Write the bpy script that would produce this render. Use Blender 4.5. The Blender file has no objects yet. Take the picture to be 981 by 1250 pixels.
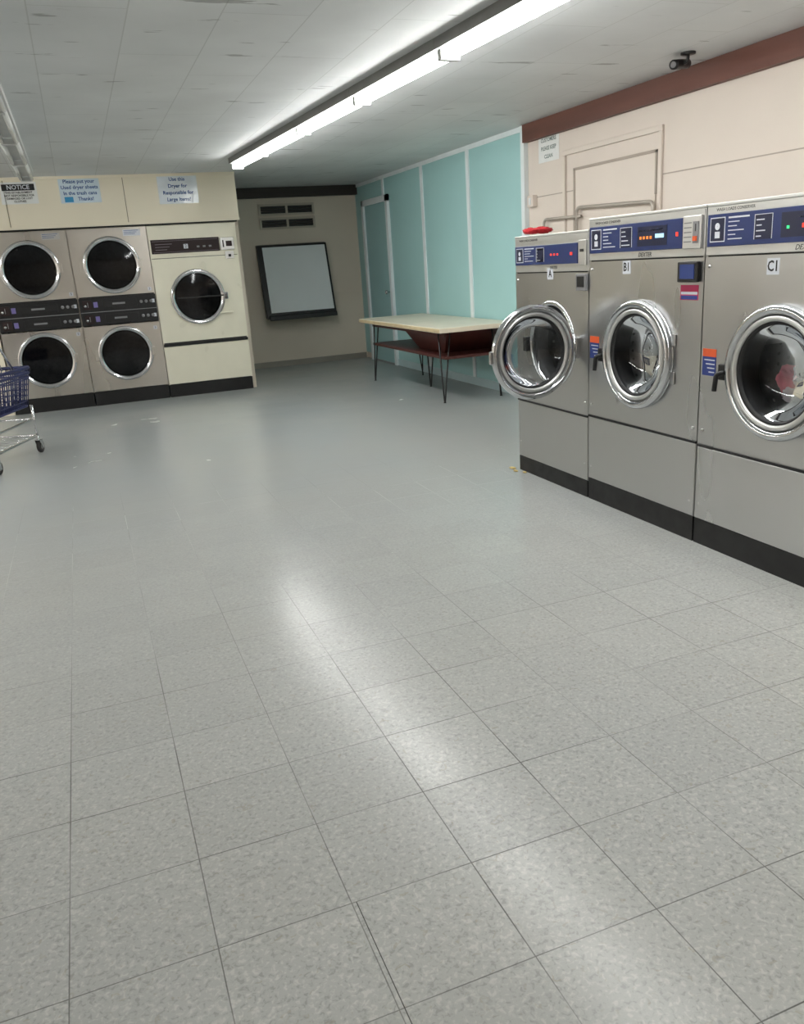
import bpy, bmesh, math, random
from mathutils import Vector, Matrix, noise as mnoise
random.seed(7)
scene=bpy.context.scene
try:
    scene.view_settings.view_transform='Standard'
    scene.view_settings.look='None'
except Exception: pass

# ------------------------------------------------------------------ constants
XW=2.6127; YBC=3.0139; YAB=3.9152; YA=4.7331; HBC=1.5506; HA=1.4978
XR=4.0908; ZC=2.512; YT=7.17; YF=12.198; YD=10.183
X0=.0536; Y0=1.7894; T=.3048
XL=-4.2; YN=-2.6

def lin(c):
    r=[]
    for v in c:
        v/=255.0
        r.append(v/12.92 if v<=.04045 else ((v+.055)/1.055)**2.4)
    return (r[0],r[1],r[2],1)

# ------------------------------------------------------------------ materials
MATS={}
def mat(name,col,rough=.5,metal=0.0,noise=0.0,scale=4.0,stretch=(1,1,1),bump=0.0,rvar=0.0,emis=None,estr=0,spec=.5,coat=0.0,detail=2):
    if name in MATS: return MATS[name]
    m=bpy.data.materials.new(name); m.use_nodes=True
    nt=m.node_tree; b=nt.nodes['Principled BSDF']
    c=lin(col); b.inputs['Base Color'].default_value=c
    b.inputs['Roughness'].default_value=rough; b.inputs['Metallic'].default_value=metal
    b.inputs['Specular IOR Level'].default_value=spec
    if emis:
        b.inputs['Emission Color'].default_value=lin(emis); b.inputs['Emission Strength'].default_value=estr
    MATS[name]=m
    if emis: return m
    tc=nt.nodes.new('ShaderNodeTexCoord'); mp=nt.nodes.new('ShaderNodeMapping'); mp.inputs['Scale'].default_value=stretch
    nt.links.new(tc.outputs['Object'],mp.inputs['Vector'])
    nz=nt.nodes.new('ShaderNodeTexNoise'); nz.inputs['Scale'].default_value=scale; nz.inputs['Detail'].default_value=detail
    nt.links.new(mp.outputs['Vector'],nz.inputs['Vector'])
    mr=nt.nodes.new('ShaderNodeMapRange'); mr.inputs['From Min'].default_value=.25; mr.inputs['From Max'].default_value=.75
    mr.inputs['To Min'].default_value=1-noise; mr.inputs['To Max'].default_value=1+noise
    nt.links.new(nz.outputs['Fac'],mr.inputs['Value'])
    vm=nt.nodes.new('ShaderNodeVectorMath'); vm.operation='SCALE'; vm.inputs[0].default_value=c[:3]
    nt.links.new(mr.outputs['Result'],vm.inputs['Scale']); nt.links.new(vm.outputs['Vector'],b.inputs['Base Color'])
    if rvar:
        m2=nt.nodes.new('ShaderNodeMapRange'); m2.inputs['From Min'].default_value=.3; m2.inputs['From Max'].default_value=.7
        m2.inputs['To Min'].default_value=max(.02,rough-rvar); m2.inputs['To Max'].default_value=rough+rvar
        nt.links.new(nz.outputs['Fac'],m2.inputs['Value']); nt.links.new(m2.outputs['Result'],b.inputs['Roughness'])
    if bump:
        bp=nt.nodes.new('ShaderNodeBump'); bp.inputs['Strength'].default_value=bump; bp.inputs['Distance'].default_value=.01
        nt.links.new(nz.outputs['Fac'],bp.inputs['Height']); nt.links.new(bp.outputs['Normal'],b.inputs['Normal'])
    return m

def glass_mat(name,tint,k=.0,rough=.03,gcol=(.8,.82,.85,1)):
    m=bpy.data.materials.new(name); m.use_nodes=True; nt=m.node_tree
    for n in list(nt.nodes):
        if n.type!='OUTPUT_MATERIAL': nt.nodes.remove(n)
    out=[n for n in nt.nodes if n.type=='OUTPUT_MATERIAL'][0]
    tr=nt.nodes.new('ShaderNodeBsdfTransparent'); tr.inputs['Color'].default_value=lin(tint)
    gl=nt.nodes.new('ShaderNodeBsdfGlossy'); gl.inputs['Roughness'].default_value=rough; gl.inputs['Color'].default_value=gcol
    lw=nt.nodes.new('ShaderNodeFresnel'); lw.inputs['IOR'].default_value=1.4
    ad=nt.nodes.new('ShaderNodeMath'); ad.operation='ADD'; ad.inputs[1].default_value=k; ad.use_clamp=True
    nt.links.new(lw.outputs[0],ad.inputs[0])
    mx=nt.nodes.new('ShaderNodeMixShader'); nt.links.new(ad.outputs[0],mx.inputs[0]); nt.links.new(tr.outputs[0],mx.inputs[1]); nt.links.new(gl.outputs[0],mx.inputs[2])
    nt.links.new(mx.outputs[0],out.inputs['Surface']); return m

def steel_mat(name,col,rough,grain):
    """satin sheet steel: even colour, polish variation only in roughness."""
    m=bpy.data.materials.new(name); m.use_nodes=True; nt=m.node_tree; b=nt.nodes['Principled BSDF']
    b.inputs['Base Color'].default_value=lin(col); b.inputs['Metallic'].default_value=1
    tc=nt.nodes.new('ShaderNodeTexCoord'); mp=nt.nodes.new('ShaderNodeMapping'); mp.inputs['Scale'].default_value=grain
    nt.links.new(tc.outputs['Object'],mp.inputs['Vector'])
    nz=nt.nodes.new('ShaderNodeTexNoise'); nz.inputs['Scale'].default_value=1.0; nz.inputs['Detail'].default_value=2
    nt.links.new(mp.outputs['Vector'],nz.inputs['Vector'])
    m2=nt.nodes.new('ShaderNodeMapRange'); m2.inputs['From Min'].default_value=.2; m2.inputs['From Max'].default_value=.8
    m2.inputs['To Min'].default_value=rough-.08; m2.inputs['To Max'].default_value=rough+.08
    nt.links.new(nz.outputs['Fac'],m2.inputs['Value']); nt.links.new(m2.outputs['Result'],b.inputs['Roughness'])
    return m
steel=steel_mat('brushed_stainless',(190,190,189),.30,(3,3,.8))
steel_d=steel_mat('stainless_dryer',(206,201,193),.30,(3,3,.8))
steel_lt=mat('satin_aluminium',(208,208,206),.35,.85,noise=.03,scale=8)
chrome=mat('polished_chrome',(205,207,210),.10,1,noise=.02,scale=5)
chrome_b=mat('bright_chrome',(222,223,226),.15,1,noise=.02,scale=5)
drum_m=mat('drum_steel',(112,112,116),.3,1,noise=.2,scale=30)
drum_dk=mat('dryer_drum_dark_steel',(110,110,118),.4,1,noise=.2,scale=30)
gasket=mat('rubber_gasket',(26,26,28),.6,noise=.1,scale=20)
black=mat('black_plastic',(18,18,20),.4,noise=.15,scale=20)
blackm=mat('black_base_paint',(15,15,16),.5,noise=.2,scale=12,rvar=.1)
navy=mat('navy_console_film',(28,46,98),.3,noise=.06,scale=10)
navy2=mat('navy_console_inset',(16,24,56),.3,noise=.05,scale=10)
whitep=mat('white_print',(212,216,224),.6,noise=.02,scale=30)
greyp=mat('grey_plastic',(130,130,132),.45,noise=.05,scale=20)
cream=mat('cream_enamel',(236,232,212),.32,noise=.03,scale=5,rvar=.05)
redled=mat('red_led',(200,40,25),.5,emis=(255,60,35),estr=.9)
orangeled=mat('amber_led',(200,110,40),.5,emis=(255,140,50),estr=.7)
greenled=mat('green_led',(40,255,80),.5,emis=(60,255,150),estr=1.2)
cyanled=mat('pale_display',(170,220,255),.5,emis=(170,210,240),estr=.7)
bluescr=mat('card_reader_screen',(40,60,120),.2,emis=(40,60,116),estr=.1)
orange=mat('orange_sticker',(225,92,45),.5,noise=.05,scale=30)
bluest=mat('blue_sticker',(40,60,130),.5,noise=.05,scale=30)
pinkst=mat('magenta_sticker',(190,40,90),.5,noise=.05,scale=30)
brownstrip=mat('brown_console_strip',(46,34,34),.55,noise=.08,scale=15,spec=.3)
paper=mat('sign_paper',(230,232,230),.5,noise=.03,scale=12)
paperb=mat('sign_paper_blue',(212,228,238),.4,noise=.04,scale=6)
sleeve=mat('laminated_sign_paper',(224,232,238),.15,noise=.06,scale=9,bump=.5)
inkblue=mat('blue_ink',(40,85,150),.6); inkblack=mat('black_ink',(22,22,24),.6)
wallbeige=mat('painted_block_beige',(221,210,199),.6,noise=.035,scale=1.6,bump=.1,detail=4)
walltaupe=mat('taupe_far_wall_paint',(214,204,188),.6,noise=.05,scale=1.3,bump=.1,detail=4)
bulkm=mat('bulkhead_paint',(236,228,207),.5,noise=.04,scale=1.5)
teal=mat('teal_panel_paint',(166,208,208),.5,noise=.03,scale=1.4)
tealdoor=mat('teal_door_paint',(156,196,198),.5,noise=.04,scale=1.4)
trimw=mat('white_trim_paint',(228,236,238),.5,noise=.03,scale=6)
brownbeam=mat('brown_beam_wood',(100,60,48),.55,noise=.22,scale=3,stretch=(1,.25,3),bump=.2,detail=4)
darkbeam=mat('dark_beam_wood',(46,40,36),.6,noise=.2,scale=6,stretch=(.2,1,1))
tabletop=mat('table_laminate',(236,227,206),.35,noise=.04,scale=5)
redbrown=mat('red_brown_wood',(80,42,37),.4,noise=.22,scale=4,stretch=(3,.4,3),detail=4)
navypl=mat('navy_basket_plastic',(30,38,84),.45,noise=.1,scale=15)
wheelr=mat('rubber_wheel',(52,50,50),.6,noise=.1,scale=30)
fixm=mat('fixture_enamel',(205,207,205),.45,noise=.05,scale=8)
fixd=mat('fixture_channel_grey',(120,120,118),.5,noise=.08,scale=8)
tubeoff=mat('unlit_tube_glass',(232,234,232),.2,noise=.02,scale=8)
tubelit=mat('lit_fluorescent_tube',(255,255,255),.5,emis=(253,253,250),estr=44)
redcl=mat('red_cloth',(170,24,34),.8,noise=.25,scale=30,bump=.5)
pinkcl=mat('pink_laundry',(240,120,138),.8,noise=.2,scale=14,bump=.5)
whitecl=mat('white_laundry',(242,230,234),.8,noise=.12,scale=14,bump=.5)
darkcl=mat('dark_laundry',(40,36,46),.8,noise=.2,scale=14,bump=.5)
glass_w=glass_mat('washer_door_glass',(205,207,210),.0)
glass_o=glass_mat('open_door_glass',(205,208,210),.02)
glass_d=glass_mat('dryer_door_glass',(128,130,134),.01,.06)
screenm=mat('board_ceiling_reflection',(226,231,232),.22,noise=.02,scale=2)  # pale base colour stands in for the ceiling reflected in the screen
pipem=mat('grey_conduit',(176,168,158),.4,.4,noise=.05,scale=10)
debris=mat('yellow_debris',(196,172,110),.8,noise=.2,scale=40)

# floor material (vinyl composition tile, 12 inch grid)
def floor_material():
    m=bpy.data.materials.new('vinyl_tile_floor'); m.use_nodes=True; nt=m.node_tree; b=nt.nodes['Principled BSDF']
    N=nt.nodes.new; L=nt.links.new
    def math_(op,a,bv=None,clamp=False):
        n=N('ShaderNodeMath'); n.operation=op; n.use_clamp=clamp
        for i,v in enumerate((a,bv)):
            if v is None: continue
            if isinstance(v,(int,float)): n.inputs[i].default_value=v
            else: L(v,n.inputs[i])
        return n.outputs[0]
    def rng(v,a,c,d,e):
        n=N('ShaderNodeMapRange'); n.inputs['From Min'].default_value=a; n.inputs['From Max'].default_value=c
        n.inputs['To Min'].default_value=d; n.inputs['To Max'].default_value=e; L(v,n.inputs['Value']); return n.outputs['Result']
    def mix(f,a,c):
        n=N('ShaderNodeMix'); n.data_type='RGBA'
        if isinstance(f,(int,float)): n.inputs[0].default_value=f
        else: L(f,n.inputs[0])
        for i,v in ((6,a),(7,c)):
            if isinstance(v,tuple): n.inputs[i].default_value=v
            else: L(v,n.inputs[i])
        return n.outputs[2]
    tc=N('ShaderNodeTexCoord'); sp=N('ShaderNodeSeparateXYZ'); L(tc.outputs['Object'],sp.inputs[0])
    fx=math_('DIVIDE',math_('SUBTRACT',sp.outputs[0],X0),T); fy=math_('DIVIDE',math_('SUBTRACT',sp.outputs[1],Y0),T)
    def edge(f):
        fr=math_('FRACT',math_('ADD',f,100.0)); return math_('MULTIPLY',math_('MINIMUM',fr,math_('SUBTRACT',1.0,fr)),T)
    ex=edge(fx); ey=edge(fy)
    nl=N('ShaderNodeTexNoise'); nl.inputs['Scale'].default_value=1.7; nl.inputs['Detail'].default_value=2; L(tc.outputs['Object'],nl.inputs['Vector'])
    wid=rng(nl.outputs['Fac'],.3,.7,.0011,.0022)
    e=math_('MINIMUM',ex,ey)
    seam=math_('SUBTRACT',1.0,math_('DIVIDE',e,wid),clamp=True)
    seam=math_('MULTIPLY',math_('POWER',math_('MAXIMUM',seam,0.0),.35),rng(sp.outputs[1],2.2,6.0,1.0,.0))
    seam=math_('MULTIPLY',seam,rng(nl.outputs['Fac'],.35,.6,.55,1.0),clamp=True)
    # one narrow filler strip beside a shifted tile (second joint close to the grid joint)
    s2=math_('LESS_THAN',math_('ABSOLUTE',math_('SUBTRACT',sp.outputs[0],X0+T+.011)),.0011)
    s2=math_('MULTIPLY',s2,math_('LESS_THAN',sp.outputs[1],Y0-T)); s2=math_('MULTIPLY',s2,math_('GREATER_THAN',sp.outputs[1],Y0-3*T))
    seam=math_('MAXIMUM',seam,s2)
    cb=N('ShaderNodeCombineXYZ'); L(math_('FLOOR',fx),cb.inputs[0]); L(math_('FLOOR',fy),cb.inputs[1])
    wn=N('ShaderNodeTexWhiteNoise'); wn.noise_dimensions='2D'; L(cb.outputs[0],wn.inputs['Vector'])
    add=N('ShaderNodeVectorMath'); add.operation='ADD'; L(tc.outputs['Object'],add.inputs[0])
    sc=N('ShaderNodeVectorMath'); sc.operation='SCALE'; L(wn.outputs['Color'],sc.inputs[0]); sc.inputs['Scale'].default_value=9.0; L(sc.outputs[0],add.inputs[1])
    n1=N('ShaderNodeTexNoise'); n1.inputs['Scale'].default_value=85; n1.inputs['Detail'].default_value=2; n1.inputs['Distortion'].default_value=.6; L(add.outputs[0],n1.inputs['Vector'])
    n2=N('ShaderNodeTexNoise'); n2.inputs['Scale'].default_value=7; n2.inputs['Detail'].default_value=3; L(add.outputs[0],n2.inputs['Vector'])
    nb=N('ShaderNodeTexNoise'); nb.inputs['Scale'].default_value=.9; nb.inputs['Detail'].default_value=3; L(tc.outputs['Object'],nb.inputs['Vector'])
    # small dark and tan chips pressed into the vinyl
    n4=N('ShaderNodeTexNoise'); n4.inputs['Scale'].default_value=38; n4.inputs['Detail'].default_value=2; n4.inputs['Distortion'].default_value=1.2; L(add.outputs[0],n4.inputs['Vector'])
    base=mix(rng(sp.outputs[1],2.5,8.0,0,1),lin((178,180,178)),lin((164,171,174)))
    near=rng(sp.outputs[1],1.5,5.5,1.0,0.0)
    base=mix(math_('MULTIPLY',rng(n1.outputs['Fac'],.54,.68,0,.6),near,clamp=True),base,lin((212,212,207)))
    base=mix(math_('MULTIPLY',rng(n1.outputs['Fac'],.44,.32,0,.6),near,clamp=True),base,lin((134,136,134)))
    base=mix(math_('MULTIPLY',rng(n4.outputs['Fac'],.64,.72,0,.45),near,clamp=True),base,lin((150,142,122)))
    base=mix(rng(n2.outputs['Fac'],0,1,.0,.34),base,lin((155,157,154)))
    base=mix(rng(nb.outputs['Fac'],.2,1.0,0,.28),base,lin((184,178,162)))
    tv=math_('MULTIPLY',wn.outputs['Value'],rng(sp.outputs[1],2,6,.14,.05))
    base=mix(tv,base,lin((126,128,126)))
    base=mix(math_('MULTIPLY',seam,.9),base,lin((50,48,44)))
    L(base,b.inputs['Base Color'])
    ro=rng(n2.outputs['Fac'],0,1,.14,.22); ro=math_('ADD',ro,rng(nb.outputs['Fac'],0,1,-.01,.06)); ro=math_('ADD',ro,math_('MULTIPLY',wn.outputs['Value'],.05)); ro=math_('ADD',ro,math_('MULTIPLY',seam,.2))
    L(ro,b.inputs['Roughness']); b.inputs['Specular IOR Level'].default_value=.25
    bp=N('ShaderNodeBump'); bp.inputs['Strength'].default_value=.12; bp.inputs['Distance'].default_value=.003
    L(n2.outputs['Fac'],bp.inputs['Height']); L(bp.outputs[0],b.inputs['Normal'])
    return m
def ceiling_material():
    m=bpy.data.materials.new('painted_ceiling_panels'); m.use_nodes=True; nt=m.node_tree; b=nt.nodes['Principled BSDF']
    N=nt.nodes.new; L=nt.links.new
    tc=N('ShaderNodeTexCoord')
    mp=N('ShaderNodeMapping'); mp.inputs['Rotation'].default_value=(0,0,math.radians(90)); L(tc.outputs['Object'],mp.inputs['Vector'])
    br=N('ShaderNodeTexBrick'); br.inputs['Scale'].default_value=1.0; br.inputs['Brick Width'].default_value=1.22; br.inputs['Row Height'].default_value=.406
    br.inputs['Mortar Size'].default_value=.0035; br.inputs['Mortar Smooth'].default_value=.2; br.inputs['Color1'].default_value=lin((219,222,222)); br.inputs['Color2'].default_value=lin((214,217,218)); br.inputs['Mortar'].default_value=lin((196,199,198)); br.offset=.37
    L(mp.outputs[0],br.inputs['Vector'])
    nz=N('ShaderNodeTexNoise'); nz.inputs['Scale'].default_value=1.3; nz.inputs['Detail'].default_value=5; L(tc.outputs['Object'],nz.inputs['Vector'])
    mr=N('ShaderNodeMapRange'); mr.inputs['From Min'].default_value=.3; mr.inputs['From Max'].default_value=.7; mr.inputs['To Min'].default_value=.88; mr.inputs['To Max'].default_value=1.04; L(nz.outputs['Fac'],mr.inputs['Value'])
    mp2=N('ShaderNodeMapping'); mp2.inputs['Scale'].default_value=(1.2,7,1); mp2.inputs['Rotation'].default_value=(0,0,.25); L(tc.outputs['Object'],mp2.inputs['Vector'])
    n3=N('ShaderNodeTexNoise'); n3.inputs['Scale'].default_value=1.6; n3.inputs['Detail'].default_value=5; L(mp2.outputs[0],n3.inputs['Vector'])
    cr=N('ShaderNodeMapRange'); cr.inputs['From Min'].default_value=.66; cr.inputs['From Max'].default_value=.68; cr.inputs['To Min'].default_value=1; cr.inputs['To Max'].default_value=.55; L(n3.outputs['Fac'],cr.inputs['Value'])
    mu=N('ShaderNodeMath'); mu.operation='MULTIPLY'; L(mr.outputs[0],mu.inputs[0]); L(cr.outputs[0],mu.inputs[1])
    vm=N('ShaderNodeVectorMath'); vm.operation='SCALE'; L(br.outputs['Color'],vm.inputs[0]); L(mu.outputs[0],vm.inputs['Scale']); L(vm.outputs[0],b.inputs['Base Color'])
    b.inputs['Roughness'].default_value=.55
    return m

# ------------------------------------------------------------------ geometry helpers
def empty(name,loc):
    e=bpy.data.objects.new(name,None); e.location=loc; e.empty_display_size=.1; scene.collection.objects.link(e); return e
def link(o,parent=None):
    scene.collection.objects.link(o)
    if parent:
        o.parent=parent; o.matrix_parent_inverse=Matrix.Translation(parent.location).inverted()
    return o
def mobj(name,verts,faces,m,parent=None,smooth=False,bevel=0,recalc=True):
    me=bpy.data.meshes.new(name); me.from_pydata([tuple(v) for v in verts],[],faces)
    if recalc:
        bm=bmesh.new(); bm.from_mesh(me); bmesh.ops.recalc_face_normals(bm,faces=bm.faces); bm.to_mesh(me); bm.free()
    if smooth:
        for p in me.polygons: p.use_smooth=True
    me.materials.append(m)
    o=bpy.data.objects.new(name,me); link(o,parent)
    if bevel:
        b=o.modifiers.new('bev','BEVEL'); b.width=bevel; b.segments=2; b.limit_method='ANGLE'
    return o
BF=[(0,1,3,2),(4,6,7,5),(0,4,5,1),(2,3,7,6),(0,2,6,4),(1,5,7,3)]
def hexa(name,P,m,parent=None,bevel=0):
    return mobj(name,P,BF,m,parent,bevel=bevel)
def box(name,x0,x1,y0,y1,z0,z1,m,parent=None,bevel=0):
    P=[(x,y,z) for x in (x0,x1) for y in (y0,y1) for z in (z0,z1)]
    return hexa(name,P,m,parent,bevel)
def boxm(M,name,a0,a1,z0,z1,d0,d1,m,parent=None,bevel=0):
    return hexa(name,[M(a,z,d) for a in (a0,a1) for z in (z0,z1) for d in (d0,d1)],m,parent,bevel)
def lathe(M,name,ca,cz,prof,m,parent=None,n=64,closed=False,cap=False):
    V=[];Fc=[]
    k=len(prof)
    for i in range(n):
        t=2*math.pi*i/n
        for r,d in prof: V.append(M(ca+r*math.cos(t),cz+r*math.sin(t),d))
    for i in range(n):
        j=(i+1)%n
        rngk=range(k if closed else k-1)
        for q in rngk:
            q2=(q+1)%k
            Fc.append((i*k+q,j*k+q,j*k+q2,i*k+q2))
    return mobj(name,V,Fc,m,parent,smooth=True)
def torus(M,name,ca,cz,R,dr,d0,m,parent=None,n=72,k=14,dh=None):
    dh=dh or dr
    return lathe(M,name,ca,cz,[(R+dr*math.cos(2*math.pi*i/k),d0+dh*math.sin(2*math.pi*i/k)) for i in range(k)],m,parent,n=n,closed=True)
def plate_hole(M,name,a0,a1,z0,z1,ca,cz,r,d,m,parent=None,n=64):
    ang=[2*math.pi*i/n for i in range(n)]
    for (a,z) in ((a0,z0),(a1,z0),(a1,z1),(a0,z1)):
        ang.append(math.atan2(z-cz,a-ca)%(2*math.pi))
    ang=sorted(set(round(t,6) for t in ang)); V=[]
    for t in ang:
        c,s=math.cos(t),math.sin(t); k=1e9
        if c>1e-9:k=min(k,(a1-ca)/c)
        if c<-1e-9:k=min(k,(a0-ca)/c)
        if s>1e-9:k=min(k,(z1-cz)/s)
        if s<-1e-9:k=min(k,(z0-cz)/s)
        V.append(M(ca+r*c,cz+r*s,d)); V.append(M(ca+k*c,cz+k*s,d))
    L=len(ang); Fc=[(2*i,2*i+1,2*((i+1)%L)+1,2*((i+1)%L)) for i in range(L)]
    return mobj(name,V,Fc,m,parent)
def pipe(name,pts,r,m,parent=None,n=10,cyclic=False):
    pts=[Vector(p) for p in pts]; V=[];Fc=[]; K=len(pts)
    up=None
    for i,p in enumerate(pts):
        if cyclic: t=(pts[(i+1)%K]-pts[i-1])
        else: t=(pts[min(i+1,K-1)]-pts[max(i-1,0)])
        t.normalize()
        if up is None:
            up=Vector((0,0,1)) if abs(t.z)<.9 else Vector((1,0,0))
        s=t.cross(up)
        if s.length<1e-4: s=t.cross(Vector((0,1,.1)))
        s.normalize(); up=s.cross(t).normalized()
        for k in range(n):
            a=2*math.pi*k/n; V.append(p+s*math.cos(a)*r+up*math.sin(a)*r)
    for i in range(K if cyclic else K-1):
        i2=(i+1)%K
        for k in range(n):
            k2=(k+1)%n; Fc.append((i*n+k,i*n+k2,i2*n+k2,i2*n+k))
    if not cyclic:
        Fc.append(tuple(range(n))); Fc.append(tuple((K-1)*n+k for k in range(n)))
    return mobj(name,V,Fc,m,parent,smooth=True)
def rounded(pts,r=.03,seg=5):
    pts=[Vector(p) for p in pts]; out=[pts[0]]
    for i in range(1,len(pts)-1):
        a=(pts[i-1]-pts[i]); b=(pts[i+1]-pts[i]); rr=min(r,a.length/2.1,b.length/2.1)
        p0=pts[i]+a.normalized()*rr; p1=pts[i]+b.normalized()*rr
        for k in range(seg+1):
            t=k/seg; out.append(p0*(1-t)**2+pts[i]*2*t*(1-t)+p1*t*t)
    out.append(pts[-1]); return out
def text(M,name,s,a,z,d,size,m,parent=None,align='CENTER',facing='x',sx=1.0,bold=False,shear=0):
    c=bpy.data.curves.new(name,'FONT'); c.body=s; c.size=size; c.align_x=align; c.align_y='CENTER'; c.extrude=.0003; c.resolution_u=2; c.shear=shear
    if bold: c.offset=size*.02
    o=bpy.data.objects.new(name,c); scene.collection.objects.link(o)
    if facing=='x': R=Matrix(((0,0,-1),(-1,0,0),(0,1,0)))
    else: R=Matrix(((1,0,0),(0,0,-1),(0,1,0)))
    dg=bpy.context.evaluated_depsgraph_get(); dg.update()
    me=bpy.data.meshes.new_from_object(o.evaluated_get(dg))
    bpy.data.objects.remove(o); 
    me.transform(Matrix.Translation(Vector(M(a,z,d)))@R.to_4x4()@Matrix.Diagonal((sx,1,1,1)))
    me.materials.clear(); me.materials.append(m)
    o2=bpy.data.objects.new(name,me); link(o2,parent); return o2
def blob(name,c,s,m,parent,seed,amp=.35,sub=4):
    bm=bmesh.new(); bmesh.ops.create_icosphere(bm,subdivisions=sub,radius=1)
    for v in bm.verts:
        n=mnoise.fractal(v.co*1.7+Vector((seed*3.1,seed,0)),1,2,4); n2=mnoise.noise(v.co*5+Vector((seed,0,7)))
        v.co*=1+amp*n+.12*n2
        v.co=Vector((c[0]+v.co.x*s[0],c[1]+v.co.y*s[1],c[2]+v.co.z*s[2]))
    me=bpy.data.meshes.new(name); bm.to_mesh(me); bm.free()
    for p in me.polygons:p.use_smooth=True
    me.materials.append(m); o=bpy.data.objects.new(name,me); return link(o,parent)

MW=lambda a,z,d:(XW-d,a,z)       # machines on right, facing -x
MD=lambda a,z,d:(a,YD-d,z)       # dryers, facing -y
MRW=lambda a,z,d:(XR-d,a,z)      # right wall
MF=lambda a,z,d:(a,YF-d,z)       # far wall
YB=YD-.03
MB=lambda a,z,d:(a,YB-d,z)       # bulkhead face

# ------------------------------------------------------------------ room
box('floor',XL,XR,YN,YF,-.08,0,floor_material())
box('ceiling',XL,XR,YN,YF,ZC,ZC+.08,ceiling_material())
box('wall_right',XR,XR+.1,YN,YF+.1,0,ZC,wallbeige)
box('wall_far',XL,XR,YF,YF+.1,0,ZC,walltaupe)
box('wall_left',XL-.1,XL,YN,YF,0,ZC,wallbeige)
box('wall_near',XL,XR,YN-.1,YN,0,ZC,wallbeige)
box('wall_bulkhead',XL,1.93,YB,YB+.10,2.0,ZC,bulkm)
box('wall_enclosure_side',1.885,1.925,YD+.06,YF,0,2.0,walltaupe)
box('wall_enclosure_left',XL,-.875,YD+.02,YD+.1,0,2.0,bulkm)
box('trim_1',XL,1.935,YB-.025,YB,1.985,2.012,bulkm)
box('trim_2',XL,1.9,YB+.0,YB+.06,1.972,1.984,blackm)
for i,xx in enumerate((.68,-.54,-1.76)):
    box('trim_bulkhead_seam_%d'%i,xx-.004,xx+.004,YB-.003,YB,2.012,ZC,mat('seam_shadow_tan',(150,140,120),.7))
box('trim_3',1.93,XR,YF-.1,YF,2.375,ZC-.002,darkbeam)
box('trim_4',XL,1.93,YB-.02,YB,ZC-.03,ZC,bulkm)
box('wall_teal_panel',XR-.02,XR,YT,YF,.09,ZC-.04,teal)
box('baseboard_right',XR-.032,XR,YT,10.80,0,.09,mat('pale_teal_baseboard',(186,208,212),.5,noise=.04,scale=4))
box('trim_5',XR-.035,XR,YT,YF,ZC-.045,ZC,trimw)
for i,yy in enumerate((8.37,9.64,10.99)):
    z0=.09 if yy<10.5 else 2.26
    box('trim_batten_%d'%i,XR-.034,XR-.02,yy-.034,yy+.034,z0,ZC-.045,trimw)
box('trim_6',XR-.045,XR,YT-.035,YT+.03,0,ZC,trimw)
d=empty('door_1',(XR-.03,11.33,0))
box('panel',XR-.03,XR-.018,10.86,11.80,.01,2.19,tealdoor,d)
box('jamb_near',XR-.06,XR-.012,10.79,10.87,0,2.26,trimw,d)
box('jamb_far',XR-.06,XR-.012,11.78,11.86,0,2.26,trimw,d)
box('head',XR-.06,XR-.012,10.79,11.86,2.18,2.26,trimw,d)
box('threshold',XR-.05,XR-.012,10.86,11.8,0,.02,greyp,d)
lathe(lambda a,z,dd:(XR-.03-dd,a,z),'knob',10.95,1.0,[(.012,0),(.012,.03),(.028,.04),(.03,.055),(.02,.07),(.0,.072)],chrome,d,n=20)
box('trim_7',XR-.06,XR,YN,YT-.035,2.362,ZC-.001,brownbeam)
seam=mat('seam_shadow_beige',(172,160,148),.7)
for i,zz in enumerate((.45,.9,1.35,1.88)):
    box('trim_seam_%d'%i,XR-.003,XR,YN,YT-.04,zz-.004,zz+.004,seam)
d=empty('door_2',(XR-.01,5.87,0))
box('board',XR-.012,XR-.001,5.27,6.33,.01,2.04,wallbeige,d)
box('casing_head',XR-.022,XR-.001,5.2,6.52,2.17,2.21,wallbeige,d,bevel=.004)
box('casing_near',XR-.022,XR-.001,5.2,5.24,.01,2.17,wallbeige,d,bevel=.004)
box('casing_far',XR-.022,XR-.001,6.48,6.52,.01,2.17,wallbeige,d,bevel=.004)
box('board_edge_top',XR-.02,XR-.012,5.25,6.35,2.035,2.055,seam,d)
box('board_edge_far',XR-.02,XR-.012,6.33,6.35,.01,2.05,seam,d)
box('board_edge_near',XR-.02,XR-.012,5.25,5.27,1.75,2.05,seam,d)
box('trim_8',3.59,XR-.03,YF-.02,YF,.99,1.015,walltaupe)
box('baseboard_far',1.93,XR-.03,YF-.015,YF,0,.08,mat('grey_baseboard',(150,146,136),.6,noise=.05,scale=5))

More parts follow.
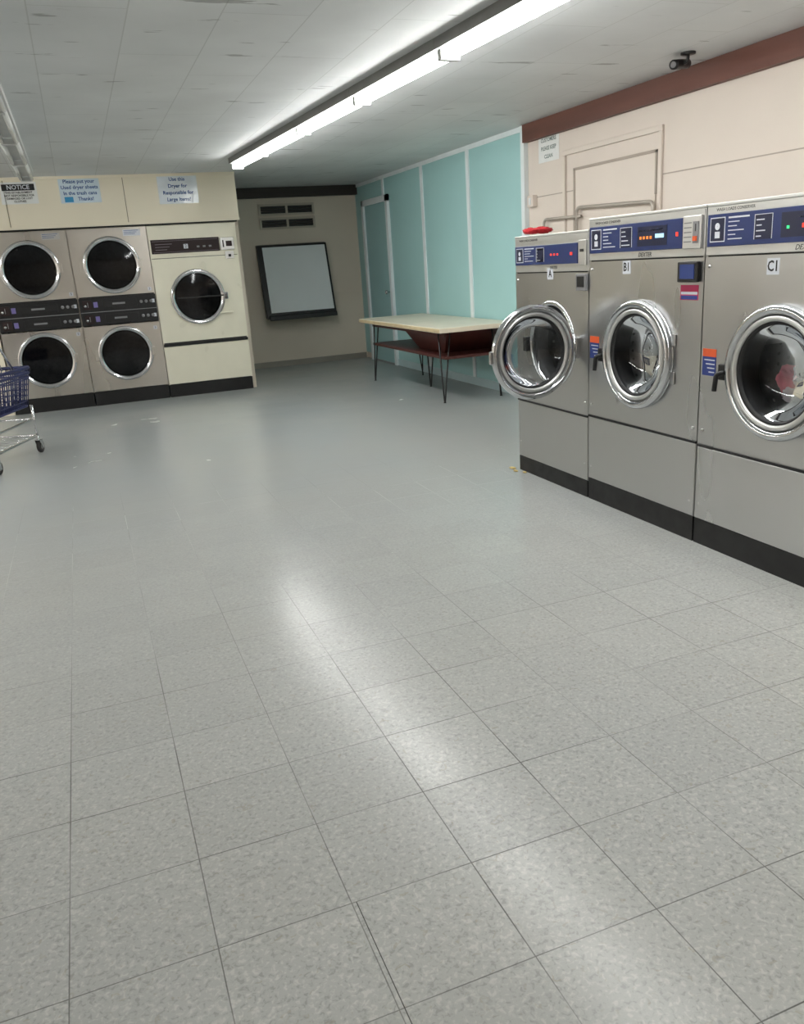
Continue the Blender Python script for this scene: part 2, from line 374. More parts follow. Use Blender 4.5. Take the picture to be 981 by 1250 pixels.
# ------------------------------------------------------------------ washers
def console_print(P,a_hi,a_lo,z0,z1,kind):
    w=a_hi-a_lo; h=z1-z0
    boxm(MW,'console_panel',a_lo,a_hi,z0,z1,.004,.012,navy,P,bevel=.002)
    def rect(n,f0,f1,g0,g1,m,dd=.001): boxm(MW,n,a_hi-w*f1,a_hi-w*f0,z0+h*g0,z0+h*g1,.012,.012+dd,m,P)
    rect('logo_frame',.025,.145,.14,.90,whitep,.0008)
    rect('logo_block',.03,.14,.17,.87,navy2)
    lathe(MW,'logo_mark',a_hi-w*.085,z0+h*.62,[(.001,.0140),(h*.11,.0140)],whitep,P,n=20)
    rect('logo_mark_foot',.065,.105,.26,.46,whitep,.0015)
    for i in range(5):
        f=random.uniform(.22,.33); rect('print_line_%d'%i,.17,f,.72-.13*i,.75-.13*i,whitep)
    rect('print_head',.17,.33,.84,.89,whitep)
    rect('chart_block',.37,.50,.15,.88,navy2)
    rect('chart_top',.37,.50,.86,.88,whitep,.0015); rect('chart_side',.37,.374,.15,.88,whitep,.0015); rect('chart_side_b',.496,.50,.15,.88,whitep,.0015)
    for i in range(4): rect('chart_line_%d'%i,.385,.45+random.uniform(-.03,.03),.70-.16*i,.735-.16*i,whitep,.0015)
    if kind=='B':
        rect('display_window',.56,.86,.16,.84,navy2)
        for i in range(4): rect('led_%d'%i,.585+.035*i,.605+.035*i,.40,.50,orangeled,.002)
        rect('display_digits',.745,.83,.42,.56,cyanled,.002)
        for i in range(4): rect('led_caption_%d'%i,.58+.065*i,.62+.065*i,.68,.71,whitep)
        rect('red_button',.945,.965,.42,.56,redled,.002)
    elif kind=='C':
        rect('display_window',.56,.90,.16,.86,navy2)
        for i in range(4): rect('led_%d'%i,.70+.04*i,.722+.04*i,.40,.52,redled,.002)
        rect('start_led',.60,.615,.40,.48,greenled,.002)
        for i in range(4): rect('led_caption_%d'%i,.68+.05*i,.71+.05*i,.68,.71,whitep)
    else:
        rect('display_window',.38,.50,.15,.85,greyp); rect('display_inner',.395,.485,.25,.75,navy2,.002)
        for i in range(3): rect('led_%d'%i,.60+.05*i,.622+.05*i,.44,.54,redled,.002)
        rect('red_button',.90,.93,.42,.56,redled,.002)
def washer(y0,y1,H,kind,ca,cz,r,plinth,seamz):
    P=empty('front_load_washer',((XW+3.65)/2,(y0+y1)/2,0))
    g=.003; a0,a1=y0+g,y1-g; XB=3.62; dep=-(XB-XW)
    zc0=H-.22
    boxm(MW,'plinth',a0+.003,a1-.003,0,plinth,dep,.004,blackm,P)
    boxm(MW,'side_near',a0,a0+.012,plinth,H-.012,dep,0,steel,P)
    boxm(MW,'side_far',a1-.012,a1,plinth,H-.012,dep,0,steel,P)
    boxm(MW,'back',a0+.012,a1-.012,plinth,H-.012,dep,dep+.01,steel,P)
    boxm(MW,'deck',a0+.012,a1-.012,plinth,plinth+.01,dep+.01,-.01,blackm,P)
    boxm(MW,'lid',a0-.001,a1+.001,H-.014,H,dep,.006,steel_lt,P,bevel=.003)
    boxm(MW,'lower_panel',a0+.002,a1-.002,plinth+.002,seamz-.006,-.02,.006,steel,P,bevel=.004)
    boxm(MW,'seam_gap',a0+.002,a1-.002,seamz-.006,seamz+.006,-.02,-.002,blackm,P)
    boxm(MW,'seam_shadow_lip',a0+.002,a1-.002,seamz-.004,seamz+.006,-.002,.010,gasket,P)
    plate_hole(MW,'front_panel',a0,a1,seamz+.006,zc0,ca,cz,r*.86,.003,steel,P)
    boxm(MW,'console_gap',a0+.002,a1-.002,zc0,zc0+.006,-.02,-.004,blackm,P)
    boxm(MW,'console_body',a0,a1,zc0+.006,H-.014,-.08,.004,steel_lt,P,bevel=.003)
    boxm(MW,'console_upper_strip',a0+.006,a1-.006,H-.042,H-.016,.004,.007,steel_lt,P)
    text(MW,'console_caption','WASH LOADS CONSERVER',a1-.06,H-.029,.0074,.018,inkblack,P,align='LEFT')
    z1=H-.046; z0=H-.178
    if kind=='A':
        z1=H-.062; z0=H-.172
        console_print(P,a1-.012,a0+.10,z0,z1,'A')
        text(MW,'badge','DEXTER',a0+.36,H-.192,.0046,.022,inkblack,P,shear=.3)
        boxm(MW,'coin_meter',a0+.012,a0+.085,z0-.01,z1+.012,.004,.016,steel_lt,P,bevel=.003)
        boxm(MW,'coin_slot',a0+.03,a0+.065,z0+.06,z0+.075,.016,.018,black,P)
        boxm(MW,'card_reader',a0+.005,a0+.10,1.18,1.27,.003,.022,greyp,P,bevel=.004)
        boxm(MW,'card_reader_screen',a0+.018,a0+.086,1.20,1.257,.022,.024,black,P)
    else:
        console_print(P,a1-.014,a0+.145,z0,z1,kind)
        text(MW,'badge','DEXTER',a0+.42 if kind=='B' else a0+.35,H-.197,.0046,.028,inkblack,P,shear=.3)
        boxm(MW,'coin_meter',a0+.016,a0+.135,z0-.004,z1+.006,.004,.018,steel_lt,P,bevel=.004)
        boxm(MW,'coin_slot_plate',a0+.028,a0+.062,z0+.02,z1-.02,.018,.022,greyp,P)
        boxm(MW,'coin_button',a0+.034,a0+.056,z0+.03,z0+.05,.022,.028,orange,P)
        boxm(MW,'coin_slot',a0+.042,a0+.047,z0+.07,z1-.03,.022,.023,black,P)
        for i in range(5): boxm(MW,'coin_meter_line_%d'%i,a0+.075,a0+.125,z0+.025+.02*i,z0+.03+.02*i,.018,.0186,greyp,P)
        boxm(MW,'card_reader',a0+.022,a0+.155,1.225,1.315,.003,.024,black,P,bevel=.005)
        boxm(MW,'card_reader_screen',a0+.04,a0+.135,1.24,1.303,.024,.026,bluescr,P)
        if kind=='B':
            boxm(MW,'payment_sticker',a0+.03,a0+.15,1.145,1.212,.003,.0042,pinkst,P)
            boxm(MW,'payment_sticker_band',a0+.035,a0+.145,1.170,1.182,.0042,.005,whitep,P)
            boxm(MW,'payment_sticker_band_low',a0+.035,a0+.145,1.148,1.165,.0042,.005,bluest,P)
    lab={'A':'A','B':'B1','C':'C1'}[kind]
    la={'A':y0+.40,'B':3.58,'C':2.62}[kind]; lz={'A':1.272,'B':1.297,'C':1.285}[kind]
    boxm(MW,'number_tag',la-.032,la+.032,lz-.032,lz+.032,.003,.0042,whitep,P)
    text(MW,'number_tag_text',lab,la,lz,.0046,.058,inkblack,P,bold=True,sx=.85)
    for (sa,sz) in ((a0+.03,.56),(a1-.03,.56),(a1-.03,zc0-.04),(a0+.03,.2),(a1-.03,.2)):
        lathe(MW,'screw',sa,sz,[(.007,.003),(.006,.009),(.0,.010)],steel_lt,P,n=10)
    lathe(MW,'porthole_flange',ca,cz,[(r*.98,.003),(r*.97,.010),(r*.90,.014),(r*.86,.006),(r*.82,-.03)],chrome,P)
    lathe(MW,'porthole_gasket',ca,cz,[(r*.83,.0),(r*.78,-.01),(r*.74,-.03),(r*.74,-.09)],gasket,P)
    lathe(MW,'drum',ca,cz,[(r*.74,-.09),(r*1.18,-.10),(r*1.18,-.58),(r*.3,-.62),(.0,-.62)],drum_m,P)
    for k in range(3):
        t=k*2.094+.4; R1=r*1.16; R2=r*.9
        V=[]
        for dd in (-.12,-.56):
            for (rr,tt) in ((R1,-.14),(R2,-.05),(R2,.05),(R1,.14)):
                V.append(MW(ca+rr*math.cos(t+tt),cz+rr*math.sin(t+tt),dd))
        mobj('drum_lifter_%d'%k,V,[(0,1,5,4),(1,2,6,5),(2,3,7,6),(0,1,2,3),(4,5,6,7)],steel,P)
    V=[];Fc=[]
    for ring in range(3,11):
        rr=r*.1*ring; cnt=int(rr*2*math.pi/.045)
        for i in range(cnt):
            t=2*math.pi*i/cnt+ring*.3; b0=len(V)
            for k in range(6):
                u=k*math.pi/3; V.append(MW(ca+rr*math.cos(t)+.009*math.cos(u),cz+rr*math.sin(t)+.009*math.sin(u),-.575 if rr>r*.35 else -.612))
            Fc.append(tuple(range(b0,b0+6)))
    for row in range(7):
        dd=-.14-.06*row
        for i in range(44):
            t=2*math.pi*(i+.5*(row%2))/44; b0=len(V); rr=r*1.175
            for k in range(6):
                u=k*math.pi/3; tt=t+.009*math.cos(u)/rr
                V.append(MW(ca+rr*math.cos(tt),cz+rr*math.sin(tt),dd+.009*math.sin(u)))
            Fc.append(tuple(range(b0,b0+6)))
    mobj('drum_perforations',V,Fc,black,P)
    def door(M,dca,dcz,gm,d0=0.0,hh=1.0):
        torus(M,'door_ring',dca,dcz,r*.925,r*.075,.028+d0,chrome,P,dh=.021*hh)
        lathe(M,'door_ring_skirt',dca,dcz,[(r*.985,.026+d0),(r*.98,.012),(r*.86,.012),(r*.85,.026+d0)],gasket,P)
        torus(M,'door_inner_ring',dca,dcz,r*.80,r*.048,.029+d0,steel_lt,P,dh=.016*hh)
        lathe(M,'door_glass_rim',dca,dcz,[(r*.765,.030+d0),(r*.75,.034+d0),(r*.72,.030+d0),(r*.70,.014)],gasket,P)
        lathe(M,'door_glass',dca,dcz,[(r*.72,.024+d0),(r*.68,.010),(r*.6,-.025),(r*.45,-.055),(r*.2,-.065),(.0,-.065)],gm,P)
    if kind!='A':
        door(MW,ca,cz,glass_w,-.004)
        for sgn in (-1,1): boxm(MW,'hinge_leaf',ca-r-.012,ca-r+.02,cz+sgn*.09-.03,cz+sgn*.09+.03,.003,.012,steel,P,bevel=.004)
        ha=ca+r+.012
        boxm(MW,'latch_block',ha-.03,ha+.022,cz-.055,cz+.015,.003,.04,black,P,bevel=.006)
        pipe('latch_handle',rounded([MW(ha-.02,cz-.02,.04),MW(ha+.0,cz-.025,.065),MW(ha+.004,cz-.10,.07)],.03),.011,black,P)
        sa=a1-.012
        boxm(MW,'warning_sticker_head',sa-.085,sa,cz+.035,cz+.07,.003,.0045,orange,P)
        boxm(MW,'warning_sticker_body',sa-.085,sa,cz-.05,cz+.035,.003,.0045,bluest,P)
        for i in range(4): boxm(MW,'warning_line_%d'%i,sa-.078,sa-.012-.01*i,cz+.018-.018*i,cz+.023-.018*i,.0045,.005,whitep,P)
    else:
        yd=ca-r-.02
        cx=XW-r-.032
        MO=lambda a,z,dd:(a,yd-dd+.02,z)
        door(MO,cx,cz,glass_o)
        boxm(MW,'hinge',ca-r-.045,ca-r+.015,cz-.06,cz+.06,.003,.03,chrome,P,bevel=.006)
        pipe('hinge_pin',[(XW-.028,yd-.006,cz-.075),(XW-.028,yd-.006,cz+.075)],.009,chrome,P)
        boxm(MO,'latch_tab',cx-r-.015,cx-r+.012,cz-.04,cz+.03,.02,.040,chrome,P,bevel=.005)
        boxm(MW,'latch_block',ca+r-.01,ca+r+.04,cz-.06,cz+.03,.003,.03,black,P,bevel=.006)
    if kind=='C':
        blob('laundry_pink',MW(ca+.05,cz-.045,-.105),(.032,.055,.06),pinkcl,P,1)
        blob('laundry_white',MW(ca-.035,cz-.02,-.105),(.035,.05,.05),whitecl,P,2)
        blob('laundry_dark',MW(ca+.0,cz-.20,-.28),(.14,.2,.09),darkcl,P,3)
        blob('laundry_rose',MW(ca-.02,cz-.10,-.105),(.04,.09,.04),whitecl,P,5)
        blob('laundry_pink_fold',MW(ca-.07,cz-.08,-.11),(.03,.04,.05),pinkcl,P,8)
    return P
washer(2*YBC-YAB,YBC,HBC,'C',2.55,.865,.278,.125,.485)
washer(YBC,YAB,HBC,'B',3.47,.868,.274,.125,.492)
washer(YAB,YA,HA,'A',4.31,.865,.262,.10,.48)
P=empty('red_cloth',(2.74,4.655,HA))
blob('fold_front',(2.68,4.655,HA+.028),(.045,.062,.018),redcl,P,11,amp=.25)
blob('fold_back',(2.75,4.65,HA+.030),(.07,.060,.020),redcl,P,13,amp=.25)
P=empty('floor_debris',(2.55,4.70,0))
for i,(x,y,s) in enumerate(((2.575,4.77,.02),(2.555,4.69,.014),(2.585,4.62,.012))):
    blob('crumb_%d'%i,(x,y,.005),(s,s*1.6,.005),debris,P,20+i,amp=.2,sub=2)

# ------------------------------------------------------------------ dryers
def porthole_dryer(P,a0,a1,z0,z1,ca,cz,r,m,depth=.7,ring=chrome_b):
    plate_hole(MD,'front_panel',a0,a1,z0,z1,ca,cz,r*.84,0,m,P)
    lathe(MD,'door_ring',ca,cz,[(r*.84,.004),(r*.99,.004),(r,.012),(r*.99,.026),(r*.955,.032),(r*.91,.032),(r*.87,.024),(r*.84,.016)],ring,P,closed=True)
    lathe(MD,'door_gasket',ca,cz,[(r*.86,.02),(r*.80,.014),(r*.80,-.02)],gasket,P)
    lathe(MD,'door_glass',ca,cz,[(r*.85,.018),(r*.6,.024),(r*.3,.028),(.0,.029)],glass_d,P)
    lathe(MD,'drum',ca,cz,[(r*.84,-.001),(r*.84,-.07),(r*1.05,-.09),(r*1.05,-depth),(0,-depth)],drum_dk,P)
    for k in range(4):
        t=k*math.pi/2+.5
        V=[]
        for dd in (-.1,-depth+.02):
            for (rr,tt) in ((r*1.04,-.09),(r*.86,-.03),(r*.86,.03),(r*1.04,.09)): V.append(MD(ca+rr*math.cos(t+tt),cz+rr*math.sin(t+tt),dd))
        mobj('drum_baffle_%d'%k,V,[(0,1,5,4),(1,2,6,5),(2,3,7,6),(0,1,2,3),(4,5,6,7)],drum_m,P)
def stack(a0,a1,la):
    P=empty('stacked_dryer',((a0+a1)/2,YD+.5,0)); g=.003; a0+=g;a1-=g; ca=(a0+a1)/2
    boxm(MD,'plinth',a0+.004,a1-.004,0,.16,-1.0,-.004,blackm,P)
    boxm(MD,'side_left',a0,a0+.012,.16,1.965,-1.0,-.001,steel_d,P)
    boxm(MD,'side_right',a1-.012,a1,.16,1.965,-1.0,-.001,steel_d,P)
    boxm(MD,'top',a0+.012,a1-.012,1.95,1.965,-1.0,-.001,steel_d,P)
    boxm(MD,'back',a0+.012,a1-.012,.16,1.95,-1.0,-.99,steel_d,P)
    porthole_dryer(P,a0,a1,1.235,1.965,ca,1.565,.312,steel_d)
    porthole_dryer(P,a0,a1,.165,.905,ca,.575,.312,steel_d)
    boxm(MD,'panel_gap_upper',a0,a1,1.222,1.235,-.02,-.003,blackm,P)
    boxm(MD,'control_band',a0+.003,a1-.003,.915,1.222,-.05,.012,black,P,bevel=.004)
    boxm(MD,'control_band_rail',a0+.003,a1-.003,1.060,1.067,.012,.018,greyp,P)
    for row,zz in enumerate((1.145,.985)):
        boxm(MD,'coin_meter_%d'%row,a0+.04,a0+.14,zz-.05,zz+.05,.012,.03,brownstrip,P,bevel=.004)
        boxm(MD,'coin_slot_%d'%row,a0+.09,a0+.097,zz-.025,zz+.03,.03,.032,greyp,P)
        lathe(MD,'coin_knob_%d'%row,a0+.065,zz-.01,[(.016,.03),(.014,.042),(0,.043)],chrome,P,n=16)
        boxm(MD,'meter_sticker_%d'%row,a0+.155,a0+.20,zz-.03,zz+.03,.012,.0135,mat('violet_sticker',(120,110,170),.5),P)
        boxm(MD,'display_frame_%d'%row,a0+.26,a1-.22,zz-.045,zz+.045,.012,.018,black,P,bevel=.003)
        boxm(MD,'display_%d'%row,a0+.36,a0+.50,zz-.010,zz+.010,.018,.019,greyp,P)
        for i in range(3):
            lathe(MD,'push_button',a1-.17+.055*i,zz,[(.018,.012),(.017,.022),(0,.023)],greyp,P,n=16)
        boxm(MD,'white_label_%d'%row,a1-.05,a1-.02,zz-.02,zz+.02,.012,.0135,whitep,P)
    for zz in (1.24,.80):
        boxm(MD,'number_tag',a1-.075,a1-.035,zz+.02,zz+.06,0,.0015,whitep,P)
        text(MD,'number_text',str(la),a1-.055,zz+.04,.002,.035,inkblack,P,facing='y')
    for zz in (1.565,.575):
        boxm(MD,'door_hinge',ca-.345,ca-.29,zz-.06,zz+.06,0,.02,steel_d,P,bevel=.004)
        boxm(MD,'door_pull',ca+.29,ca+.33,zz-.05,zz+.05,.0,.035,steel_d,P,bevel=.006)
    boxm(MD,'instruction_label',ca+.17,ca+.36,1.87,1.94,0,.0015,whitep if la==3 else steel_lt,P)
    for i in range(3): boxm(MD,'instruction_line',ca+.18,ca+.34-.02*i,1.925-.018*i,1.930-.018*i,.0015,.002,inkblue,P)
    return P
stack(-.86,.0018,5)
stack(.0018,.858,3)
P=empty('cream_dryer',(1.367,YD+.5,0)); a0,a1=.862,1.876
boxm(MD,'plinth',a0+.004,a1-.004,0,.15,-1.0,-.004,blackm,P)
boxm(MD,'side_left',a0,a0+.012,.15,1.965,-1.0,-.001,cream,P)
boxm(MD,'side_right',a1-.012,a1,.15,1.965,-1.0,-.001,cream,P)
boxm(MD,'top',a0+.012,a1-.012,1.95,1.965,-1.0,-.001,cream,P)
boxm(MD,'back',a0+.012,a1-.012,.15,1.95,-1.0,-.99,cream,P)
porthole_dryer(P,a0,a1,.645,1.60,1.34,1.15,.318,cream)
boxm(MD,'upper_panel',a0,a1,1.605,1.965,-.03,.002,cream,P,bevel=.004)
boxm(MD,'panel_gap',a0+.004,a1-.004,1.598,1.607,-.02,-.006,blackm,P)
boxm(MD,'lint_gap',a0+.004,a1-.004,.595,.645,-.05,-.012,blackm,P)
boxm(MD,'lint_lip',a0+.004,a1-.004,.600,.632,-.012,.01,black,P)
boxm(MD,'lint_panel',a0,a1,.155,.598,-.03,.004,cream,P,bevel=.004)
boxm(MD,'control_strip',.885,1.665,1.655,1.81,.002,.012,brownstrip,P,bevel=.003)
sb=mat('strip_border',(130,120,130),.5)
boxm(MD,'strip_line_top',.90,1.65,1.79,1.793,.012,.0135,sb,P); boxm(MD,'strip_line_low',.90,1.65,1.668,1.671,.012,.0135,sb,P)
for i in range(3): boxm(MD,'strip_print_%d'%i,.93,1.12-.03*i,1.755-.03*i,1.760-.03*i,.012,.0135,sb,P)
boxm(MD,'strip_label',1.25,1.30,1.70,1.75,.012,.0135,whitep,P)
text(MD,'strip_number','2',1.275,1.725,.014,.05,inkblack,P,facing='y')
for i in range(3): boxm(MD,'strip_button_%d'%i,1.40+.07*i,1.43+.07*i,1.705,1.725,.012,.017,greyp,P)
boxm(MD,'coin_box',1.675,1.835,1.66,1.80,.002,.025,steel_lt,P,bevel=.004)
boxm(MD,'coin_box_slot',1.70,1.715,1.69,1.77,.025,.027,black,P)
boxm(MD,'coin_box_window',1.74,1.81,1.70,1.76,.025,.027,brownstrip,P)
boxm(MD,'coin_drop',1.72,1.82,1.56,1.645,.002,.02,steel_lt,P,bevel=.003)
boxm(MD,'coin_drop_lock',1.755,1.785,1.58,1.61,.02,.026,black,P)
boxm(MD,'door_bar',1.57,1.73,.935,.955,.002,.03,cream,P,bevel=.004)
boxm(MD,'door_latch',1.10,1.34+.30,1.14,1.155,.029,.033,black,P)
boxm(MD,'door_pull',1.64,1.69,1.10,1.18,0,.04,chrome,P,bevel=.006)

# ------------------------------------------------------------------ signs on bulkhead
def sign(name,M,a0,a1,z0,z1,m,lines,facing='y',ink=inkblue,size=.04,header=None):
    P=empty(name,M((a0+a1)/2,(z0+z1)/2,0))
    boxm(M,'sheet',a0,a1,z0,z1,.001,.003,m,P)
    z=z1-(.01 if not header else .09)
    if header:
        boxm(M,'header',a0+.02,a1-.02,z1-.085,z1-.02,.003,.004,inkblack,P)
        text(M,'header_text',header,(a0+a1)/2,z1-.053,.0045,.062,whitep,P,facing=facing,bold=True)
    n=len(lines); h=(z-z0-.01)/n
    for i,l in enumerate(lines):
        text(M,'line_%d'%i,l,(a0+a1)/2,z-h*(i+.5),.0045,size,ink,P,facing=facing,bold=True)
    return P
sign('notice_sign',MB,-.58,-.215,2.245,2.465,paper,['THIS ESTABLISHMENT','NOT RESPONSIBLE FOR','DAMAGED OR LOST','CLOTHES'],ink=inkblack,size=.028,header='NOTICE')
s=sign('dryer_sheet_sign',MB,.01,.43,2.235,2.495,paperb,['Please put your','Used dryer sheets','In the trash cans','       Thanks!'],size=.052)
boxm(MB,'trash_can_print',.05,.14,2.245,2.30,.003,.004,mat('cyan_print',(60,150,200),.5),s)
sign('dryer_use_sign',MB,1.05,1.49,2.19,2.495,sleeve,['Use this','Dryer for','Responsible for','Large Items!'],size=.054)
sign('wall_notice_paper',MRW,6.60,6.94,2.16,2.45,paper,['ATTENTION','CUSTOMERS','PLEASE KEEP','CLEAN'],facing='x',ink=mat('grey_ink',(110,125,120),.6),size=.045)

# ------------------------------------------------------------------ far wall: vents and board
P=empty('wall_vent',(3.01,YF,2.12))
def vent(z0,z1,i):
    a0,a1=2.60,3.42
    fr=mat('vent_frame_tan',(186,178,162),.5)
    boxm(MF,'frame_top_%d'%i,a0,a1,z1-.03,z1,0,.03,fr,P); boxm(MF,'frame_bot_%d'%i,a0,a1,z0,z0+.025,0,.03,fr,P)
    for k,a in enumerate((a0,(a0+a1)/2-.015,a1-.03)): boxm(MF,'frame_v_%d_%d'%(i,k),a,a+.03,z0+.025,z1-.03,0,.03,fr,P)
    boxm(MF,'recess_%d'%i,a0+.03,a1-.03,z0+.025,z1-.03,0,.004,black,P)
    for k in range(3):
        z=z0+.05+.033*k
        hexa('louvre_%d_%d'%(i,k),[MF(a,z+dz+(.012 if dd<.01 else 0),dd) for a in (a0+.03,a1-.03) for dz in (0,.004) for dd in (.005,.024)],mat('louvre_dark',(70,66,60),.5),P)
vent(2.14,2.295,0); vent(1.955,2.11,1)
P=empty('wall_display_board',(3.05,YF,1.2))
def MT(a,z,d):
    y=YF-.06-(1-z)*.20-d; return (2.50+a*(1.03+.02*(1-z)),y,.72+z*1.02-d*.15)
hexa('casing',[MT(a,z,d) for a in (0,1) for z in (0,1) for d in (-.04,.05)],black,P,bevel=.008)
hexa('screen',[MT(a,z,d) for a in (.07,.97) for z in (.085,.975) for d in (.05,.054)],screenm,P)
hexa('bottom_ledge',[MT(a,z,d) for a in (.03,.99) for z in (-.01,.055) for d in (.05,.11)],black,P,bevel=.01)
box('bracket',2.8,3.3,YF-.2,YF,1.1,1.2,black,P)

# ------------------------------------------------------------------ folding table
P=empty('laundry_folding_table',(3.63,8.6,0))
box('table_top',3.20,4.045,7.33,9.80,.705,.752,tabletop,P,bevel=.006)
box('top_edge_band',3.195,3.20,7.335,9.795,.712,.745,mat('edge_band',(206,188,150),.4,noise=.1,scale=10),P)
box('apron_front',3.30,3.32,7.45,9.6,.66,.705,redbrown,P)
box('lower_shelf',3.30,4.0,7.45,9.62,.435,.462,redbrown,P,bevel=.003)
V=[(3.34,7.48,.70),(4.0,7.48,.70),(4.0,8.72,.70),(3.34,8.72,.70),(3.46,7.82,.462),(4.0,7.82,.462),(4.0,8.50,.462),(3.46,8.50,.462)]
mobj('hopper_box',V,[(0,1,5,4),(1,2,6,5),(2,3,7,6),(3,0,4,7),(0,1,2,3),(4,5,6,7)],redbrown,P)
for i,(x,y,sx,sy) in enumerate(((3.29,7.49,1,1),(3.29,9.60,1,-1),(3.93,7.49,-1,1),(3.93,9.60,-1,-1),(3.62,8.62,1,1))):
    pts=rounded([(x+.0*sx,y+.09*sy,.705),(x,y+.008,.012),(x,y-.008,.012),(x+.09*sx,y+.0*sy,.705)],.02)
    pipe('hairpin_leg_%d'%i,pts,.008,black,P)
    box('leg_plate_%d'%i,min(x,x+.1*sx)-.01,max(x,x+.1*sx)+.01,min(y,y+.1*sy)-.01,max(y,y+.1*sy)+.01,.699,.705,black,P)
    lathe(lambda a,z,dd:(a,z,dd),'foot_%d'%i,x,y,[(.014,0),(.014,.008),(.0,.012)],black,P,n=12)

# ------------------------------------------------------------------ laundry cart
ang=math.atan2(.80,.30)
ORG=Vector((-.80,6.90,0)); ux=Vector((math.cos(ang),math.sin(ang),0)); uy=Vector((-math.sin(ang),math.cos(ang),0))
P=empty('laundry_cart',ORG+ux*.40+uy*.27)
C=lambda s,t,z: ORG+ux*s+uy*t+Vector((0,0,z))
Lc,Wc=.80,.54
def cpipe(n,pts,r=.010,m=chrome_b,rd=.04): pipe(n,rounded([C(*p) for p in pts],rd),r,m,P)
loop=[(0,0),(Lc,0),(Lc,Wc),(0,Wc)]
def cloop(n,z,off,r,m):
    pts=[C(-off,-off,z),C(Lc+off,-off,z),C(Lc+off,Wc+off,z),C(-off,Wc+off,z)]
    pp=[]
    for i in range(4):
        a,b,c=pts[i-1],pts[i],pts[(i+1)%4]
        pp+= rounded([b+(a-b).normalized()*.06,b,b+(c-b).normalized()*.06],.05)
    pipe(n,pp,r,m,P,cyclic=True)
cloop('base_rail',.155,0,.012,chrome_b); cloop('mid_rail',.30,-.01,.011,chrome_b)
for i in range(9): pipe('base_wire_%d'%i,[C(Lc*(i+.5)/9,0,.157),C(Lc*(i+.5)/9,Wc,.157)],.004,chrome_b,P,n=6)
for i,(s,t) in enumerate(loop):
    pipe('post_%d'%i,[C(s,t,.15),C(s,t,.42)],.012,chrome_b,P)
    cx,cy=s,t
    pipe('caster_stem_%d'%i,[C(cx,cy,.10),C(cx,cy,.155)],.012,chrome_b,P)
    for sd in (-1,1):
        V=[C(cx-.02,cy+.022*sd,.115),C(cx+.03,cy+.022*sd,.115),C(cx+.035,cy+.022*sd,.04),C(cx+.005,cy+.022*sd,.04),C(cx-.02,cy+.025*sd,.115),C(cx+.03,cy+.025*sd,.115),C(cx+.035,cy+.025*sd,.04),C(cx+.005,cy+.025*sd,.04)]
        mobj('caster_fork',V,[(0,1,2,3),(4,5,6,7),(0,1,5,4),(1,2,6,5),(2,3,7,6),(3,0,4,7)],chrome_b,P)
    MC=lambda a,z,dd:tuple(C(cx+.02+a,cy+dd,z))
    mobj('caster_cap_%d'%i,[C(cx-.02,cy-.025,.115),C(cx+.03,cy-.025,.115),C(cx+.03,cy+.025,.115),C(cx-.02,cy+.025,.115)],[(0,1,2,3)],chrome_b,P)
    lathe(MC,'caster_wheel_%d'%i,0,.055,[(.0,-.014),(.03,-.014),(.050,-.014),(.055,-.008),(.055,.008),(.050,.014),(.03,.014),(0,.014)],wheelr,P,n=28)
    lathe(MC,'caster_hub_%d'%i,0,.055,[(.0,-.017),(.022,-.017),(.022,.017),(0,.017)],steel_lt,P,n=20)
zb,zt=.42,.74
def bl(n,z,off,r,m=navypl): cloop(n,z,off,r,m)
bl('basket_rim',zt,.03,.014); bl('basket_band',zt-.045,.027,.012); bl('basket_band_low',zt-.075,.024,.008)
bl('basket_bottom_rim',zb,-.02,.009)
for k in range(1,6):
    f=k/6; bl('basket_ring_%d'%k,zb+(zt-.05-zb)*f,-.02+.045*f,.0045)
def side(s0,t0,s1,t1,n,nm):
    for i in range(n+1):
        f=i/n
        def pt(off):
            a=(s0+(-off if s0==0 else off),t0+(-off if t0==0 else off)); b=(s1+(-off if s1==0 else off),t1+(-off if t1==0 else off))
            return a[0]*(1-f)+b[0]*f,a[1]*(1-f)+b[1]*f
        p=pt(-.02); q=pt(.03)
        pipe('%s_wire_%d'%(nm,i),[C(p[0],p[1],zb),C(q[0],q[1],zt)],.0045,navypl,P,n=6)
side(0,0,Lc,0,22,'basket_side_a'); side(0,Wc,Lc,Wc,22,'basket_side_b'); side(0,0,0,Wc,15,'basket_end_a'); side(Lc,0,Lc,Wc,15,'basket_end_b')
for i in range(15): pipe('basket_floor_wire_%d'%i,[C(.02+(Lc-.04)*i/14,.02,zb),C(.02+(Lc-.04)*i/14,Wc-.02,zb)],.0045,navypl,P,n=6)
cpipe('push_handle',[(0,.03,.42),(-.05,.03,.80),(-.12,.03,1.0),(-.12,Wc-.03,1.0),(-.05,Wc-.03,.80),(0,Wc-.03,.42)],.012,chrome_b,.06)
cpipe('cross_bar',[(-.05,.03,.80),(-.05,Wc-.03,.80)],.009)
cpipe('seat_back_loop',[(.62,.01,.74),(.50,.05,.99),(.50,Wc-.05,.99),(.62,Wc-.01,.74)],.010,chrome_b,.05)
for i in range(5): cpipe('seat_back_wire_%d'%i,[(.62,.1+.085*i,.74),(.50,.1+.085*i,.99)],.004)

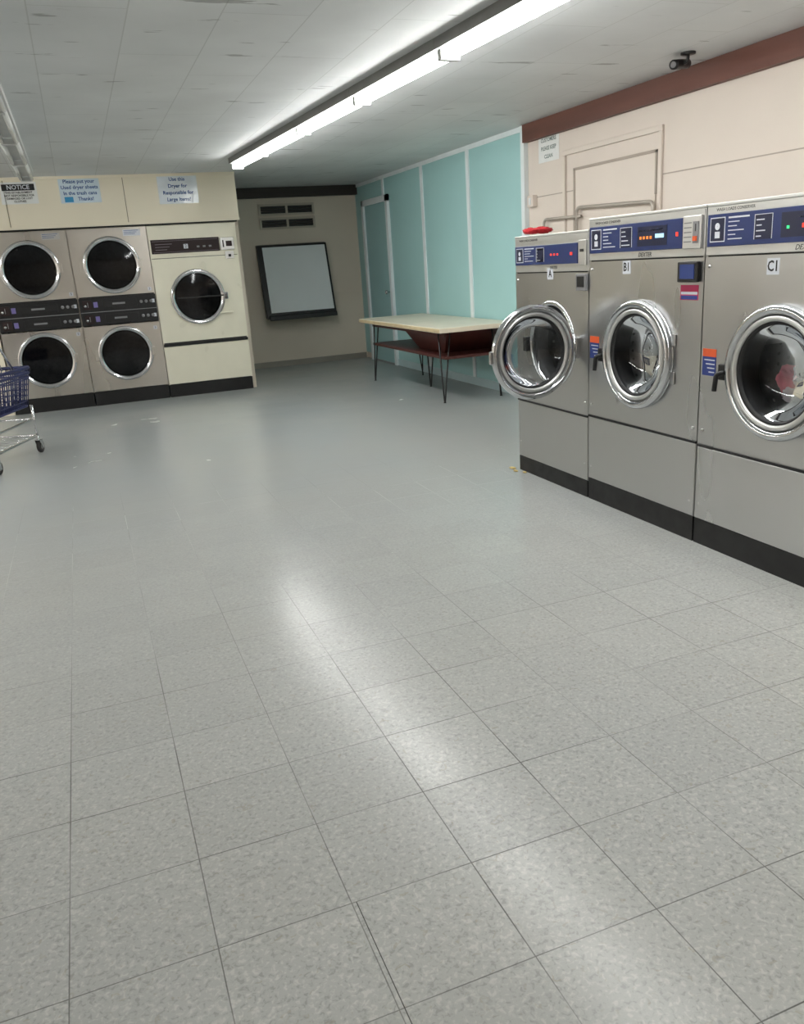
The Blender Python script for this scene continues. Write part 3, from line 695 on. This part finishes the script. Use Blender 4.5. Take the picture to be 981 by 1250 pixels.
# ------------------------------------------------------------------ conduits, box, ceiling camera
P=empty('wall_conduit',(XR-.05,5.8,1.7))
pipe('loop_main',rounded([(XR-.05,6.25,1.25),(XR-.05,6.25,1.735),(XR-.05,5.24,1.70),(XR-.05,5.24,1.56)],.05),.014,pipem,P)
pipe('loop_far',rounded([(XR-.04,6.80,1.20),(XR-.04,6.80,1.675),(XR-.04,6.2,1.665)],.05),.012,pipem,P)
pipe('run_near',[(XR-.04,5.24,1.57),(XR-.04,4.2,1.55)],.012,pipem,P)
P=empty('outlet_box',(XR-.02,7.0,1.85))
box('plate',XR-.05,XR,6.98,7.08,1.80,1.90,wallbeige,P,bevel=.004); box('socket',XR-.054,XR-.05,7.01,7.05,1.82,1.88,paper,P)
P=empty('security_camera',(3.72,4.61,ZC))
lathe(lambda a,z,dd:(a,z,dd),'mount_plate',3.74,4.55,[(.045,ZC),(.045,ZC-.012),(.0,ZC-.014)],black,P,n=24)
pipe('arm',rounded([(3.74,4.55,ZC-.01),(3.74,4.55,ZC-.05),(3.72,4.60,ZC-.06)],.02),.010,black,P)
bd=Vector((-.85,-.35,-.12)).normalized(); c0=Vector((3.80,4.63,ZC-.045))
pipe('housing',[c0,c0+bd*.03,c0+bd*.15,c0+bd*.17],.028,black,P,n=20)
pipe('lens',[c0+bd*.165,c0+bd*.173],.018,greyp,P,n=20)
pipe('cable',rounded([(3.78,4.66,ZC-.05),(3.84,4.75,ZC-.02),(3.95,4.95,ZC-.006)],.03),.004,black,P,n=6)

# ------------------------------------------------------------------ fluorescent fixtures
def fixture_row(xf,y_end,count,lit,tw=.034,hw=.055,first=1.22,drop=.082):
    y1=y_end
    for i in range(count):
        ln=first if i==0 else 1.22
        y0=y1-ln
        P=empty('fluorescent_light_fixture',(xf((y0+y1)/2),(y0+y1)/2,ZC))
        def B(nm,w0,w1,z0,z1,ya,yb,m,bev=0):
            hexa(nm,[(xf(y)+w,y,z) for w in (w0,w1) for y in (ya,yb) for z in (z0,z1)],m,P,bevel=bev)
        B('channel',-hw,hw,ZC-.055,ZC,y0+.002,y1-.002,fixd if lit else fixm)
        B('socket_near',-.055,.055,ZC-.105,ZC-.055,y0+.003,y0+.022,fixm)
        B('socket_far',-.055,.055,ZC-.105,ZC-.055,y1-.022,y1-.003,fixm)
        for k,w in enumerate((-tw,tw)):
            pipe('tube_%d'%k,[(xf(y0)+w,y0+.025,ZC-drop),(xf(y1)+w,y1-.025,ZC-drop)],.018,tubelit if lit else tubeoff,P,n=8)
        y1=y0
fx=lambda y:2.13-(y-3.4)*.068
fixture_row(fx,8.98,9,True,first=.90,hw=.085,drop=.076)
fixture_row(lambda y:-.28,9.6,8,False,hw=.075,tw=.05)
fixture_row(lambda y:-2.9,9.4,6,True)  # unseen lit row left of view, added to brighten the room

# ------------------------------------------------------------------ camera
yaw,pit,rol,f=.3517,.2997,.0667,989.4
F=Vector((math.sin(yaw)*math.cos(pit),math.cos(yaw)*math.cos(pit),-math.sin(pit)))
R0=Vector((math.cos(yaw),-math.sin(yaw),0)); D0=F.cross(R0)
R=R0*math.cos(rol)+D0*math.sin(rol); D=F.cross(R)
cd=bpy.data.cameras.new('camera'); cam=bpy.data.objects.new('camera',cd); scene.collection.objects.link(cam)
M=Matrix((( R.x,-D.x,-F.x,0),(R.y,-D.y,-F.y,0),(R.z,-D.z,-F.z,1.4),(0,0,0,1)))
cam.matrix_world=M
cd.sensor_fit='VERTICAL'; cd.sensor_height=24; cd.lens=f*24/1250; cd.clip_start=.05
scene.camera=cam
w=bpy.data.worlds.new('world'); scene.world=w; w.use_nodes=True; w.node_tree.nodes['Background'].inputs[0].default_value=(.05,.05,.05,1)
